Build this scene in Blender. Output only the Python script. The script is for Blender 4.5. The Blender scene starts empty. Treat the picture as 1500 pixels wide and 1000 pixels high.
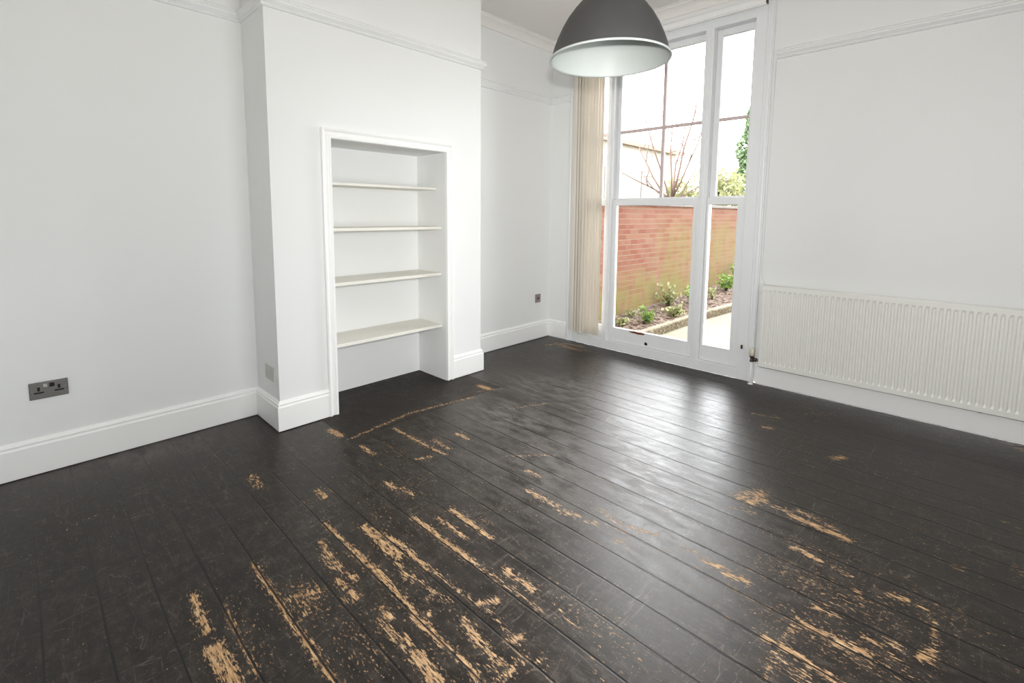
import bpy, bmesh, math, random
import numpy as np
from mathutils import Vector, Matrix
random.seed(7)
PI = math.pi
COL = bpy.context.scene.collection

# ------------------------------------------------------------------ helpers
class MB:
    """collects geometry and links it as ONE mesh object"""
    def __init__(s):
        s.v = []; s.f = []; s.m = []; s.sm = []
    def add(s, vs, fs, mat=0, smooth=False):
        b = len(s.v); s.v += [tuple(p) for p in vs]
        for f in fs:
            s.f.append(tuple(b + i for i in f)); s.m.append(mat); s.sm.append(smooth)
        return s
    def box(s, x0, x1, y0, y1, z0, z1, bev=0.0, mat=0):
        if bev <= 0:
            vs = [(x, y, z) for x in (x0, x1) for y in (y0, y1) for z in (z0, z1)]
            fs = [(0,1,3,2),(4,6,7,5),(0,4,5,1),(2,3,7,6),(0,2,6,4),(1,5,7,3)]
            return s.add(vs, fs, mat)
        bm = bmesh.new()
        bmesh.ops.create_cube(bm, size=1)
        for v in bm.verts:
            v.co = ((x0+x1)/2 + v.co.x*(x1-x0), (y0+y1)/2 + v.co.y*(y1-y0), (z0+z1)/2 + v.co.z*(z1-z0))
        bev = min(bev, .45*min(abs(x1-x0), abs(y1-y0), abs(z1-z0)))
        bmesh.ops.bevel(bm, geom=bm.edges[:], offset=bev, segments=2, affect='EDGES', profile=.5)
        return s.bm(bm, mat)
    def bm(s, bm, mat=0, smooth=False):
        bm.verts.index_update()
        s.add([v.co[:] for v in bm.verts], [[v.index for v in f.verts] for f in bm.faces], mat, smooth)
        bm.free(); return s
    def tube(s, pts, radii, n=8, mat=0, cap=True):
        pts = [Vector(p) for p in pts]
        if not hasattr(radii, '__len__'): radii = [radii]*len(pts)
        rings = []; up = None
        for i, p in enumerate(pts):
            d = (pts[min(i+1, len(pts)-1)] - pts[max(i-1, 0)])
            d = d.normalized() if d.length > 1e-9 else Vector((0,0,1))
            if up is None or abs(up.dot(d)) > .95:
                up = Vector((0,0,1)) if abs(d.z) < .9 else Vector((1,0,0))
            a = d.cross(up).normalized(); up = a.cross(d).normalized()
            rings.append([p + (a*math.cos(2*PI*k/n) + up*math.sin(2*PI*k/n))*radii[i] for k in range(n)])
        vs = [q for r in rings for q in r]; fs = []
        for i in range(len(rings)-1):
            for k in range(n):
                fs.append((i*n+k, i*n+(k+1) % n, (i+1)*n+(k+1) % n, (i+1)*n+k))
        if cap:
            fs.append(tuple(range(n))[::-1]); fs.append(tuple((len(rings)-1)*n+k for k in range(n)))
        return s.add(vs, fs, mat, True)
    def lathe(s, prof, c=(0,0,0), n=48, mat=0):
        vs = []; fs = []
        for r, z in prof:
            for k in range(n):
                vs.append((c[0]+r*math.cos(2*PI*k/n), c[1]+r*math.sin(2*PI*k/n), c[2]+z))
        for i in range(len(prof)-1):
            for k in range(n):
                fs.append((i*n+k, i*n+(k+1) % n, (i+1)*n+(k+1) % n, (i+1)*n+k))
        return s.add(vs, fs, mat, True)
    def sweep(s, path, prof, closed=False, mat=0):
        """profile (offset to the right of travel, z) swept along an xy path with mitred corners"""
        n = len(path); rows = []
        for i, p in enumerate(path):
            p = Vector(p)
            if closed or 0 < i < n-1:
                a = (p - Vector(path[i-1])).normalized(); b = (Vector(path[(i+1) % n]) - p).normalized()
            elif i == 0: a = b = (Vector(path[1]) - p).normalized()
            else: a = b = (p - Vector(path[i-1])).normalized()
            na = Vector((a.y, -a.x)); nb = Vector((b.y, -b.x))
            m = (na + nb); m = m / max(m.dot(na), 1e-6)
            rows.append([(p.x + m.x*o, p.y + m.y*o, z) for o, z in prof])
        k = len(prof); vs = [q for r in rows for q in r]; fs = []
        for i in range(n if closed else n-1):
            j = (i+1) % n
            for t in range(k-1):
                fs.append((i*k+t, j*k+t, j*k+t+1, i*k+t+1))
        if not closed:
            fs.append(tuple(range(k))); fs.append(tuple((n-1)*k+t for t in range(k))[::-1])
        return s.add(vs, fs, mat)
    def build(s, name, mats, parent=None):
        me = bpy.data.meshes.new(name)
        me.from_pydata(s.v, [], s.f)
        for m in (mats if isinstance(mats, (list, tuple)) else [mats]): me.materials.append(m)
        me.polygons.foreach_set('material_index', s.m)
        me.polygons.foreach_set('use_smooth', s.sm)
        bm = bmesh.new(); bm.from_mesh(me)
        bmesh.ops.recalc_face_normals(bm, faces=bm.faces[:]); bm.to_mesh(me); bm.free()
        me.update()
        o = bpy.data.objects.new(name, me); COL.objects.link(o)
        if parent is not None:
            o.parent = parent
            o.matrix_parent_inverse = Matrix.Translation(parent.location).inverted() if parent.type == 'EMPTY' else Matrix()
        return o

def empty(name, loc=(0,0,0)):
    o = bpy.data.objects.new(name, None); COL.objects.link(o); o.location = loc
    o.empty_display_size = .05
    return o
def tag(o, label, cat, group=None, kind=None):
    o['label'] = label; o['category'] = cat
    if group: o['group'] = group
    if kind: o['kind'] = kind
    return o
def struct(o, label=None, cat=None):
    o['kind'] = 'structure'
    if label: o['label'] = label
    if cat: o['category'] = cat
    return o

# ------------------------------------------------------------------ node helpers
class NT:
    def __init__(s, name):
        s.mat = bpy.data.materials.new(name); s.mat.use_nodes = True
        s.t = s.mat.node_tree; s.t.nodes.clear()
        s.out = s.t.nodes.new('ShaderNodeOutputMaterial')
    def n(s, typ, ins=None, **props):
        nd = s.t.nodes.new(typ)
        for k, v in props.items(): setattr(nd, k, v)
        for k, v in (ins or {}).items(): s.set(nd.inputs[k], v)
        return nd
    def set(s, sock, v):
        if isinstance(v, bpy.types.NodeSocket): s.t.links.new(v, sock)
        elif isinstance(v, bpy.types.Node): s.t.links.new(v.outputs[0], sock)
        else:
            if isinstance(v, (tuple, list)) and len(v) == 3 and sock.type == 'RGBA': v = (*v, 1)
            sock.default_value = v
    def math(s, op, a, b=0.0, c=None, clamp=False):
        nd = s.t.nodes.new('ShaderNodeMath'); nd.operation = op; nd.use_clamp = clamp
        s.set(nd.inputs[0], a); s.set(nd.inputs[1], b)
        if c is not None: s.set(nd.inputs[2], c)
        return nd.outputs[0]
    def mix(s, f, a, b, blend='MIX'):
        nd = s.t.nodes.new('ShaderNodeMix'); nd.data_type = 'RGBA'; nd.blend_type = blend
        s.set(nd.inputs[0], f); s.set(nd.inputs[6], a); s.set(nd.inputs[7], b)
        return nd.outputs[2]
    def step(s, v, lo, hi):
        nd = s.t.nodes.new('ShaderNodeMapRange'); nd.interpolation_type = 'SMOOTHSTEP'
        s.set(nd.inputs[0], v); nd.inputs[1].default_value = lo; nd.inputs[2].default_value = hi
        return nd.outputs[0]
    def pos(s): return s.n('ShaderNodeNewGeometry').outputs['Position']
    def scaled(s, vec, sc, loc=(0,0,0), rot=(0,0,0)):
        return s.n('ShaderNodeMapping', {'Vector': vec, 'Scale': sc, 'Location': loc, 'Rotation': rot}).outputs[0]
    def noise(s, vec, scale=5, detail=4, rough=.55, dist=0):
        return s.n('ShaderNodeTexNoise', {'Vector': vec, 'Scale': scale, 'Detail': detail, 'Roughness': rough, 'Distortion': dist}).outputs[0]
    def bsdf(s, **ins):
        return s.n('ShaderNodeBsdfPrincipled', {k.replace('_', ' '): v for k, v in ins.items()})
    def bump(s, h, strength=.2, dist=.002):
        return s.n('ShaderNodeBump', {'Height': h, 'Strength': strength, 'Distance': dist}).outputs[0]
    def done(s, sh):
        s.t.links.new(sh.outputs[0] if isinstance(sh, bpy.types.Node) else sh, s.out.inputs[0]); return s.mat

def paint(name, col, rough=.5, var=.03, scale=3, bump=.05, bscale=60, metal=0.0, spec=.5):
    t = NT(name); p = t.pos()
    a = t.noise(p, scale, 5); b = t.noise(p, bscale, 3)
    c = t.mix(a, [max(0, x*(1-var)) for x in col], [min(1, x*(1+var)) for x in col])
    bs = t.bsdf(Base_Color=c, Roughness=rough, Metallic=metal, Normal=t.bump(b, bump, .001))
    bs.inputs['Specular IOR Level'].default_value = spec
    return t.done(bs)
SKY, FLASH, BOUNCE, EXPO = 15.5, 235.0, 45.0, 0.16
FCONE, FAIM, BCONE, BAIM = 118, (1.9, 3.1, .65), 150, (-.45, .5, 1)
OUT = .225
CAMP = (3.3016, -0.9605, 1.3200)
# ------------------------------------------------------------------ measurements (metres)
D_, Y1, Y2, L = .3664, .106, 1.7636, 3.125          # chimney breast depth, its two ends, window wall
XR, YB, H = 4.15, -1.42, 3.08                       # right wall, back wall, ceiling
NY0, NY1, NZ = .474, 1.394, 1.787                   # recess in the breast

M_wall = paint('white_wall_paint', (.80, .805, .80), .55, .02, 1.6, .12, 90)
M_trim = paint('white_gloss_trim', (.88, .88, .87), .35, .015, 4, .05, 40)
M_ceil = paint('ceiling_paint', (.80, .775, .75), .7, .015, 1.5, .08, 80)
M_shelf = paint('shelf_paint', (.78, .76, .70), .5, .03, 5, .05, 60)
M_frame = paint('window_frame_paint', (.80, .81, .82), .4, .02, 6, .06, 50)
M_bar = paint('glazing_bar_paint', (.62, .51, .50), .5, .04, 6, .05, 50)
M_rad = paint('radiator_enamel', (.80, .80, .765), .38, .012, 2, .02, 50)
M_dark = paint('lamp_grey_enamel', (.056, .055, .055), .5, .12, 10, .06, 90)
M_lin = paint('lamp_white_enamel', (.42, .445, .425), .45, .01, 4, .02, 40, spec=.3)
M_black = paint('black_plastic', (.012, .012, .014), .3, .1, 20, .02, 80)
M_steel = paint('brushed_steel', (.22, .21, .20), .38, .06, 30, .05, 200, metal=.75)
M_steel_pink = paint('pinkish_steel', (.36, .30, .31), .4, .06, 30, .05, 200, metal=.5)
M_chrome = paint('polished_metal', (.55, .54, .52), .2, .06, 30, .02, 100, metal=.9)
M_grille = paint('painted_over_plate', (.60, .60, .575), .6, .04, 30, .3, 120)
M_cream = paint('aged_cream_plastic', (.66, .63, .52), .4, .06, 20, .03, 80)
M_brass = paint('tarnished_metal', (.13, .10, .08), .45, .3, 60, .1, 200, metal=.6)
M_rot = paint('rotten_bare_wood', (.20, .075, .035), .9, .5, 70, .6, 160)
M_hole = paint('dark_hole', (.03, .012, .010), .9, .4, 40, .3, 120)
M_cord = paint('white_cord', (.75, .75, .72), .6, .03, 20, .05, 60)

def glass_mat():
    t = NT('window_glass')
    fr = t.n('ShaderNodeFresnel', {'IOR': 1.35})
    tr = t.n('ShaderNodeBsdfTransparent', {'Color': (.97, .98, .98, 1)})
    gl = t.n('ShaderNodeBsdfGlossy', {'Color': (1, 1, 1, 1), 'Roughness': .02})
    mx = t.n('ShaderNodeMixShader', {0: fr.outputs[0], 1: tr.outputs[0], 2: gl.outputs[0]})
    return t.done(mx)
M_glass = glass_mat()

def slat_mat():
    t = NT('blind_fabric'); p = t.pos()
    w = t.noise(t.scaled(p, (260, 260, 90)), 1, 2)
    c = t.mix(w, (.83, .78, .705), (.89, .845, .775))
    d = t.n('ShaderNodeBsdfDiffuse', {'Color': c})
    tl = t.n('ShaderNodeBsdfTranslucent', {'Color': c})
    return t.done(t.n('ShaderNodeMixShader', {0: .07, 1: d.outputs[0], 2: tl.outputs[0]}))
M_slat = slat_mat()

# ------------------------------------------------------------------ the floor
STREAKS = [((1.447,-0.409,1.938,-0.412,2.106,-0.409),0.0046,1),((1.924,-0.406,2.034,-0.407),0.0134,0.7),((1.404,-0.107,1.657,-0.104),0.0053,0.9),((1.642,-0.108,1.874,-0.098),0.0133,0.95),((1.874,-0.098,2.231,-0.118),0.0059,1),((1.54,0.004,1.751,-0.009),0.014,1),((1.608,0.022,1.766,0.051,1.927,0.042),0.0071,1),((1.7,0.007,1.793,0.011),0.0208,0.9),((1.784,-0.014,1.933,-0.038),0.0132,0.7),((1.46,-0.607,1.549,-0.616,1.66,-0.617),0.0087,1),((1.729,-0.631,1.813,-0.629,1.901,-0.615),0.011,1),((1.743,-0.607,1.813,-0.607,1.911,-0.604),0.0142,1),((1.71,-0.377,1.743,-0.292),0.0167,0.8),((1.762,-0.363,1.823,-0.361),0.0323,0.5),((1.617,-0.548,1.761,-0.551,1.918,-0.553),0.004,0.8),((1.505,-0.172,1.614,-0.184,1.696,-0.189),0.0071,0.9),((1.592,-0.207,1.675,-0.211),0.0087,0.7),((1.739,-0.219,1.799,-0.218),0.01,0.9),((1.732,-0.183,1.797,-0.175),0.0101,0.8),((1.829,-0.211,1.871,-0.215),0.0114,0.9),((1.832,-0.255,1.865,-0.255),0.0097,0.7),((1.975,-0.177,2.023,-0.18),0.0124,0.9),((2.012,-0.21,2.082,-0.206,2.14,-0.206),0.0137,0.75),((2.112,-0.182,2.146,-0.19),0.0149,0.8),((2.192,-0.197,2.247,-0.195,2.31,-0.206),0.0231,1),((1.643,0.187,1.809,0.181,2.049,0.19),0.0072,1),((1.726,0.191,1.891,0.187),0.0123,0.7),((2.049,0.19,2.209,0.193,2.35,0.195),0.004,0.7),((1.712,0.257,1.809,0.262),0.0073,0.8),((1.809,0.262,1.902,0.257),0.0124,0.8),((1.711,0.339,1.846,0.337,1.973,0.328),0.0092,1),((0.817,0.615,1.113,0.622,1.295,0.636),0.0059,0.9),((0.757,0.358,0.694,0.816,0.777,1.317),0.0067,0.8),((0.707,1.381,0.803,1.581),0.0059,0.6),((0.884,0.354,1.017,0.354),0.0138,0.8),((0.569,0.323,0.681,0.332),0.0225,1),((1.235,0.5,1.261,0.568),0.0112,0.8),((1.15,0.847,1.241,0.85),0.0119,0.9),((1.11,0.692,1.262,0.692),0.0137,0.7),((1.729,0.83,1.813,0.83),0.0083,0.8),((1.861,0.697,1.947,0.696,2.023,0.697),0.0157,0.8),((2.071,0.68,2.14,0.694),0.015,0.65),((2.144,0.245,2.216,0.246,2.273,0.248),0.0147,0.85),((1.149,-0.021,1.215,-0.018),0.0124,1),((1.322,0.254,1.396,0.253),0.0122,0.9),((1.414,0.28,1.495,0.279),0.01,0.8),((1.551,0.862,1.731,1.066),0.0034,0.6),((1.11,1.337,1.238,1.622),0.0069,0.6),((0.643,1.502,0.73,1.507),0.0296,1),((2.051,0.682,2.139,0.7),0.0151,0.7),((2.153,0.707,2.226,0.714),0.0167,0.6),((2.175,0.806,2.322,0.791,2.433,0.827),0.0168,0.6),((2.338,0.684,2.399,0.687),0.0143,0.55),((2.6,1.37,2.657,1.476),0.0443,0.75),((2.642,1.359,2.678,1.417),0.0348,0.8),((2.606,1.27,2.689,1.282),0.0208,0.5),((2.723,1.402,2.804,1.411),0.015,0.7),((2.81,1.383,2.916,1.375,3.023,1.366),0.0127,1),((2.823,1.445,2.898,1.437),0.0151,0.7),((2.932,1.418,2.983,1.405),0.0106,0.7),((2.881,1.154,2.925,1.148,2.967,1.142),0.0118,0.9),((2.997,1.136,3.064,1.12),0.0116,0.6),((2.653,0.827,2.714,0.828),0.0179,0.75),((2.733,0.817,2.796,0.823),0.0195,0.85),((2.554,0.843,2.637,0.842),0.0145,0.5),((2.443,2.281,2.473,2.298),0.0169,0.9),((2.829,2.123,2.866,2.182),0.0187,0.9),((2.314,2.464,2.458,2.501),0.0118,0.7),((2.994,0.762,3.057,0.764,3.109,0.774),0.0102,0.95),((3.086,0.757,3.152,0.774),0.0238,0.85),((2.921,0.613,2.997,0.619,3.121,0.605),0.0113,0.9),((2.994,0.552,3.047,0.555),0.0316,0.55),((3.006,0.868,3.048,0.866),0.0124,0.7),((3.026,0.905,3.064,0.882),0.0124,0.6),((3.182,1.12,3.226,1.126),0.0077,0.95),((3.276,0.868,3.302,0.924),0.0125,0.9),((3.293,1.092,3.303,0.975,3.304,0.862),0.0037,0.7),((2.973,0.775,2.969,0.658,2.961,0.592,2.969,0.471),0.004,0.7),((3.15,0.842,3.186,0.838),0.0104,0.75),((3.202,0.874,3.224,0.879),0.0159,0.75),((3.213,0.824,3.235,0.809),0.012,0.6),((3.083,1.06,3.11,1.035),0.0168,0.6),((3.264,1.126,3.278,1.124),0.0077,0.8),((1.827,0.035,1.996,0.053),0.0049,0.8),((1.996,0.053,2.251,0.067,2.376,0.065),0.0031,0.6),((2.246,-0.02,2.311,-0.035),0.0162,0.9),((2.285,-0.026,2.391,-0.035),0.0115,0.8),((2.194,-0.009,2.235,-0.016),0.0106,0.8),((2.427,-0.08,2.429,-0.028,2.429,0.031),0.0043,0.9),((2.186,0.071,2.22,0.117),0.011,0.85),((2.355,0.037,2.378,0.069),0.0104,0.9),((1.899,-0.015,2.016,-0.009,2.132,-0.004),0.0113,0.65),((2.401,0.237,2.492,0.226),0.0152,0.45),((2.381,-0.07,2.404,-0.059),0.0114,0.6),((2.463,-0.0,2.481,0.071),0.0073,0.6),((0.788,-0.196,0.916,-0.207),0.0264,0.7),((1.157,-0.021,1.206,-0.02),0.0103,0.7),((0.704,-0.942,0.659,-0.85,0.639,-0.733),0.0046,0.4),((2.061,-0.127,2.339,-0.103,2.394,-0.121),0.0036,0.9),((0.244,2.793,0.358,2.987,0.557,3.007),0.0159,0.8),((3.466,2.009,3.521,1.978),0.0075,0.5),((3.532,3.049,3.584,3.009),0.0327,0.5),((2.568,2.707,2.715,2.856),0.0381,0.35),((3.33,1.471,3.358,1.479),0.0173,0.5),((3.5,1.627,3.518,1.619),0.0181,0.5),((3.503,1.561,3.523,1.614),0.0113,0.4),((1.856,0.388,1.914,0.394),0.0055,0.5),((2.604,0.133,2.65,0.14),0.0086,0.3),((2.023,-0.02,2.124,-0.098),0.0023,0.6)
,((.25,2.93,.42,2.90),.014,.8),((.40,2.88,.62,2.87),.016,.75),((.55,2.93,.70,2.92),.010,.7)]
FLECKS = [  # x, y, radius x, radius y, density
 (1.75,-.33,.16,.07,1.0),(1.9,-.02,.35,.07,.55),(1.75,-.55,.35,.10,.6),(2.05,-.3,.25,.10,.7),(1.35,-.1,.35,.06,.45),(1.5,.10,.4,.08,.5),
 (1.1,.45,.30,.12,.45),(3.0,.98,.40,.12,.70),(3.25,1.12,.35,.16,.55),(2.95,1.2,.35,.06,.6),(3.1,.75,.35,.12,.75),(2.5,.28,.35,.10,.55),
 (2.3,.75,.40,.12,.35),(2.0,-.2,.25,.3,.45),(.75,-.45,.4,.25,.22),(.45,-.85,.25,.10,.35),(1.2,1.1,.5,.3,.2),(2.9,1.8,.6,.5,.2),(3.3,1.6,.4,.3,.35),(.45,2.88,.22,.07,1.1),(2.63,2.79,.35,.12,.5),(2.2,2.3,.5,.3,.3),(1.35,.2,.8,.35,.32),(1.8,.55,.5,.3,.3)]

def floor_object():
    xs = np.arange(0, XR+.006, .012); ys = np.arange(YB, L+.003, .006)
    nx, ny = len(xs), len(ys)
    X, Y = np.meshgrid(xs, ys, indexing='ij')
    wear = np.zeros_like(X); halo = np.zeros_like(X)
    for pts, hw, s in STREAKS:
        P = [(pts[i], pts[i+1]) for i in range(0, len(pts), 2)]
        hw = max(hw*.72, .0035)
        for (ax, ay), (bx, by) in zip(P[:-1], P[1:]):
            r = 3*hw + .07
            i0, i1 = np.searchsorted(xs, [min(ax, bx)-r, max(ax, bx)+r]); j0, j1 = np.searchsorted(ys, [min(ay, by)-r, max(ay, by)+r])
            if i1 <= i0 or j1 <= j0: continue
            x = X[i0:i1, j0:j1]; y = Y[i0:i1, j0:j1]
            dx, dy = bx-ax, by-ay; l2 = dx*dx + dy*dy + 1e-9
            t = np.clip(((x-ax)*dx + (y-ay)*dy)/l2, 0, 1)
            dist = np.hypot(x-ax-t*dx, y-ay-t*dy)
            v = s*np.clip(1 - (dist-hw*.6)/(.014+.9*hw), 0, 1)
            wear[i0:i1, j0:j1] = np.maximum(wear[i0:i1, j0:j1], v)
            halo[i0:i1, j0:j1] = np.maximum(halo[i0:i1, j0:j1], .9*s*np.exp(-(dist/(.028+hw*1.5))**2))
    fl = np.maximum(halo, .12)
    for cx, cy, rx, ry, dn in FLECKS:
        fl = np.maximum(fl, dn*np.exp(-((X-cx)/rx)**2 - ((Y-cy)/ry)**2))
    dust_sheen = np.clip(1.0*np.exp(-((X-.10)/.17)**2)*np.exp(-((Y+.45)/.35)**2) + .35*np.exp(-(X/.25)**2)*(Y < Y1), 0, 1)
    dust_sheen = np.maximum(dust_sheen, 1.0*np.exp(-((X-1.15)/.45)**2 - ((Y-1.22)/.30)**2))  # dusty boards by the hearth, with spread window sheen painted in
    dust_sheen = np.maximum(dust_sheen, .75*np.exp(-((X-1.75)/.6)**2 - ((Y-1.0)/.45)**2))
    dust_sheen = np.maximum(dust_sheen, .7*np.exp(-((X-.95)/.5)**2 - ((Y-1.8)/.35)**2))
    hearth = ((X < .775) & (Y > .345) & (Y < 1.60)).astype(float)
    vs = np.stack([X.ravel(), Y.ravel(), np.zeros(nx*ny)], 1)
    idx = np.arange(nx*ny).reshape(nx, ny)
    fs = np.stack([idx[:-1, :-1].ravel(), idx[1:, :-1].ravel(), idx[1:, 1:].ravel(), idx[:-1, 1:].ravel()], 1)
    me = bpy.data.meshes.new('floor')
    me.vertices.add(len(vs)); me.vertices.foreach_set('co', vs.ravel())
    me.loops.add(fs.size); me.loops.foreach_set('vertex_index', fs.ravel().astype(np.int32))
    me.polygons.add(len(fs)); me.polygons.foreach_set('loop_start', np.arange(0, fs.size, 4, dtype=np.int32))
    me.update(calc_edges=True)
    at = me.color_attributes.new('surface', 'FLOAT_COLOR', 'POINT')
    at.data.foreach_set('color', np.stack([wear.ravel(), fl.ravel(), dust_sheen.ravel(), hearth.ravel()], 1).ravel().astype(np.float32))
    o = bpy.data.objects.new('floor', me); COL.objects.link(o)
    return o

def floor_mat():
    t = NT('painted_floorboards'); p = t.pos()
    at = t.n('ShaderNodeAttribute', attribute_name='surface')
    sep = t.n('ShaderNodeSeparateColor', {0: at.outputs['Color']})
    wear, fl, dust_sheen, hearth = sep.outputs[0], sep.outputs[1], sep.outputs[2], at.outputs['Alpha']
    xyz = t.n('ShaderNodeSeparateXYZ', {0: p})
    # board seams every 145 mm, running along x, slightly wandering
    wob = t.math('MULTIPLY', t.math('SUBTRACT', t.noise(t.scaled(p, (.9, .4, 1)), 1, 2), .5), .012)
    yy = t.math('ADD', xyz.outputs[1], wob)
    u = t.math('DIVIDE', t.math('SUBTRACT', yy, .03), .1448)
    fr = t.math('FRACT', u)
    dse = t.math('MULTIPLY', t.math('MINIMUM', fr, t.math('SUBTRACT', 1.0, fr)), .1448)
    board = t.math('FLOOR', u)
    gapw = t.noise(t.scaled(p, (1.6, 7, 1)), 1, 3)
    seam = t.math('SUBTRACT', 1.0, t.step(t.math('DIVIDE', dse, t.math('ADD', .35, gapw)), .002, .0058))
    seam = t.math('MULTIPLY', seam, t.math('SUBTRACT', 1.0, hearth))
    fade = t.step(xyz.outputs[0], .6, 1.5)
    seam = t.math('MULTIPLY', seam, t.math('ADD', .22, t.math('MULTIPLY', fade, .78)))
    rnd = t.n('ShaderNodeTexWhiteNoise', {'W': board}, noise_dimensions='1D').outputs[0]
    # noises
    n_st = t.noise(t.scaled(p, (24, 190, 1)), 1, 7, .72)
    n_st2 = t.noise(t.scaled(p, (34, 60, 1)), 1, 6, .7)
    n_big = t.noise(p, 2.2, 5, .6)
    n_mid = t.noise(t.scaled(p, (7, 22, 1)), 1, 6, .65)
    n_fine = t.noise(p, 320, 3, .7)
    n_fl = t.noise(t.scaled(p, (55, 110, 1)), 1, 5, .7)
    # worn paint
    k = t.math('ADD', wear, t.math('MULTIPLY', t.math('SUBTRACT', t.math('ADD', t.math('MULTIPLY', n_st, .55), t.math('MULTIPLY', n_st2, .45)), .5), 6.5))
    w1 = t.math('MULTIPLY', t.step(k, .72, .88), t.step(wear, .02, .25))
    thr = t.math('ADD', n_fl, t.math('MULTIPLY', fl, .155))
    w2 = t.math('MULTIPLY', t.step(thr, .665, .705), .85)
    # paint rubbed off along the board edges
    ed = t.math('SUBTRACT', 1.0, t.step(dse, .003, .011))
    n_ed = t.noise(t.n('ShaderNodeCombineXYZ', {0: t.math('MULTIPLY', xyz.outputs[0], 2.2), 1: t.math('MULTIPLY', board, 3.7), 2: 0.0}).outputs[0], 1, 6, .75)
    w3 = t.math('MULTIPLY', t.math('MULTIPLY', ed, t.step(t.math('ADD', n_ed, t.math('MULTIPLY', fl, .13)), .60, .66)), t.math('MULTIPLY', t.step(n_st2, .42, .6), .75))
    w3 = t.math('MULTIPLY', w3, t.math('MULTIPLY', t.math('SUBTRACT', 1.0, hearth), t.step(xyz.outputs[0], .6, 1.2)))
    w2 = t.math('MAXIMUM', w2, w3)
    worn = t.math('MAXIMUM', w1, w2)
    # long faint scuffs
    sc1 = t.noise(t.scaled(p, (1.2, 9, 1), rot=(0, 0, .5)), 1.6, 3, .5, 1.5)
    sc2 = t.noise(t.scaled(p, (9, 1.3, 1), rot=(0, 0, .2)), 1.4, 3, .5, 1.2)
    def hair(n): return t.math('SUBTRACT', 1.0, t.step(t.math('ABSOLUTE', t.math('SUBTRACT', n, .5)), .0015, .006))
    scuff = t.math('MULTIPLY', t.math('MAXIMUM', hair(sc1), hair(sc2)), t.step(n_big, .35, .55))
    base = t.mix(n_big, (.0062, .0040, .0029), (.025, .0185, .0142))
    base = t.mix(t.math('MULTIPLY', t.step(n_mid, .42, .66), .6), base, (.043, .0345, .0285))
    base = t.mix(t.math('MULTIPLY', rnd, .35), base, (.017, .013, .0115))
    base = t.mix(t.math('MULTIPLY', t.step(n_fine, .50, .72), .5), base, (.085, .071, .059))
    n_dab = t.noise(t.scaled(p, (16, 24, 1)), 1, 7, .8)
    base = t.mix(t.math('MULTIPLY', t.step(n_dab, .50, .64), .75), base, (.066, .055, .046))
    base = t.mix(t.math('MULTIPLY', t.step(n_dab, .47, .36), .8), base, (.008, .0065, .006))
    base = t.mix(t.math('MULTIPLY', hearth, .7), base, (.022, .0165, .013))
    dn = t.math('MULTIPLY', dust_sheen, t.step(t.math('ADD', t.math('MULTIPLY', n_mid, .55), t.math('MULTIPLY', t.noise(t.scaled(p, (5, 9, 1)), 1, 6, .7), .45)), .36, .60))
    base = t.mix(t.math('MULTIPLY', dn, .72), base, (.20, .182, .17))
    base = t.mix(t.math('MULTIPLY', scuff, .45), base, (.16, .135, .115))
    tan = t.mix(t.step(n_st, .3, .7), (.26, .13, .055), (.62, .42, .235))
    tan = t.mix(t.step(n_mid, .55, .75), tan, (.60, .44, .28))
    col = t.mix(worn, base, tan)
    spk = t.math('MULTIPLY', t.step(t.noise(p, 120, 2, .5), .735, .765), .8)
    col = t.mix(spk, col, (.46, .43, .38))
    col = t.mix(t.math('MULTIPLY', seam, .93), col, (.004, .003, .003))
    rough = t.math('ADD', .36, t.math('MULTIPLY', t.math('SUBTRACT', n_mid, .5), .30))
    rough = t.math('ADD', rough, t.math('MULTIPLY', t.math('MAXIMUM', worn, dn), .28))
    rough = t.math('ADD', rough, t.math('MULTIPLY', hearth, .25))
    rough = t.math('ADD', rough, t.math('MULTIPLY', t.math('SUBTRACT', n_dab, .5), .35))
    h = t.math('ADD', t.math('MULTIPLY', n_mid, .5), t.math('MULTIPLY', n_st, .35))
    h = t.math('SUBTRACT', h, t.math('MULTIPLY', worn, .5))
    h = t.math('SUBTRACT', h, t.math('MULTIPLY', seam, 2.5))
    bs = t.bsdf(Base_Color=col, Roughness=rough, Normal=t.bump(h, .35, .0022))
    bs.inputs['Specular IOR Level'].default_value = .56
    bs.inputs['Coat Weight'].default_value = .0
    return t.done(bs)
fl = floor_object(); fl.data.materials.append(floor_mat()); struct(fl)

# ------------------------------------------------------------------ room shell
struct(MB().box(-.12, XR+.12, YB-.12, L+.30, H, H+.1).build('ceiling', M_ceil))
struct(MB().box(-.12, 0, YB-.12, L+.30, -.25, H).build('wall_left', M_wall))
struct(MB().box(0, XR, YB-.12, YB, -.25, H).build('wall_back', M_wall))
WY0, WY1, WZ0, WZ1 = -1.15, 1.40, .55, 1.95            # unseen window added right of the camera as fill light
b = MB(); b.box(XR, XR+.12, YB-.12, WY0, -.25, H); b.box(XR, XR+.12, WY1, L+.30, -.25, H)
b.box(XR, XR+.12, WY0, WY1, -.25, WZ0); b.box(XR, XR+.12, WY0, WY1, WZ1, H)
struct(b.build('wall_right', M_wall))
w2 = empty('fill_window', (XR, (WY0+WY1)/2, WZ0)); struct(w2)
b = MB()
for y0, y1 in ((WY0, WY0+.05), (WY1-.05, WY1), ((WY0+WY1)/2-.025, (WY0+WY1)/2+.025)): b.box(XR+.05, XR+.10, y0, y1, WZ0, WZ1, .004)
for z0, z1 in ((WZ0, WZ0+.05), (WZ1-.05, WZ1)): b.box(XR+.051, XR+.099, WY0+.05, WY1-.05, z0, z1, .004)
b.build('window_frame', M_frame, w2)
MB().box(XR+.075, XR+.078, WY0+.05, WY1-.05, WZ0+.05, WZ1-.05).build('pane', M_glass, w2)
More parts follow.
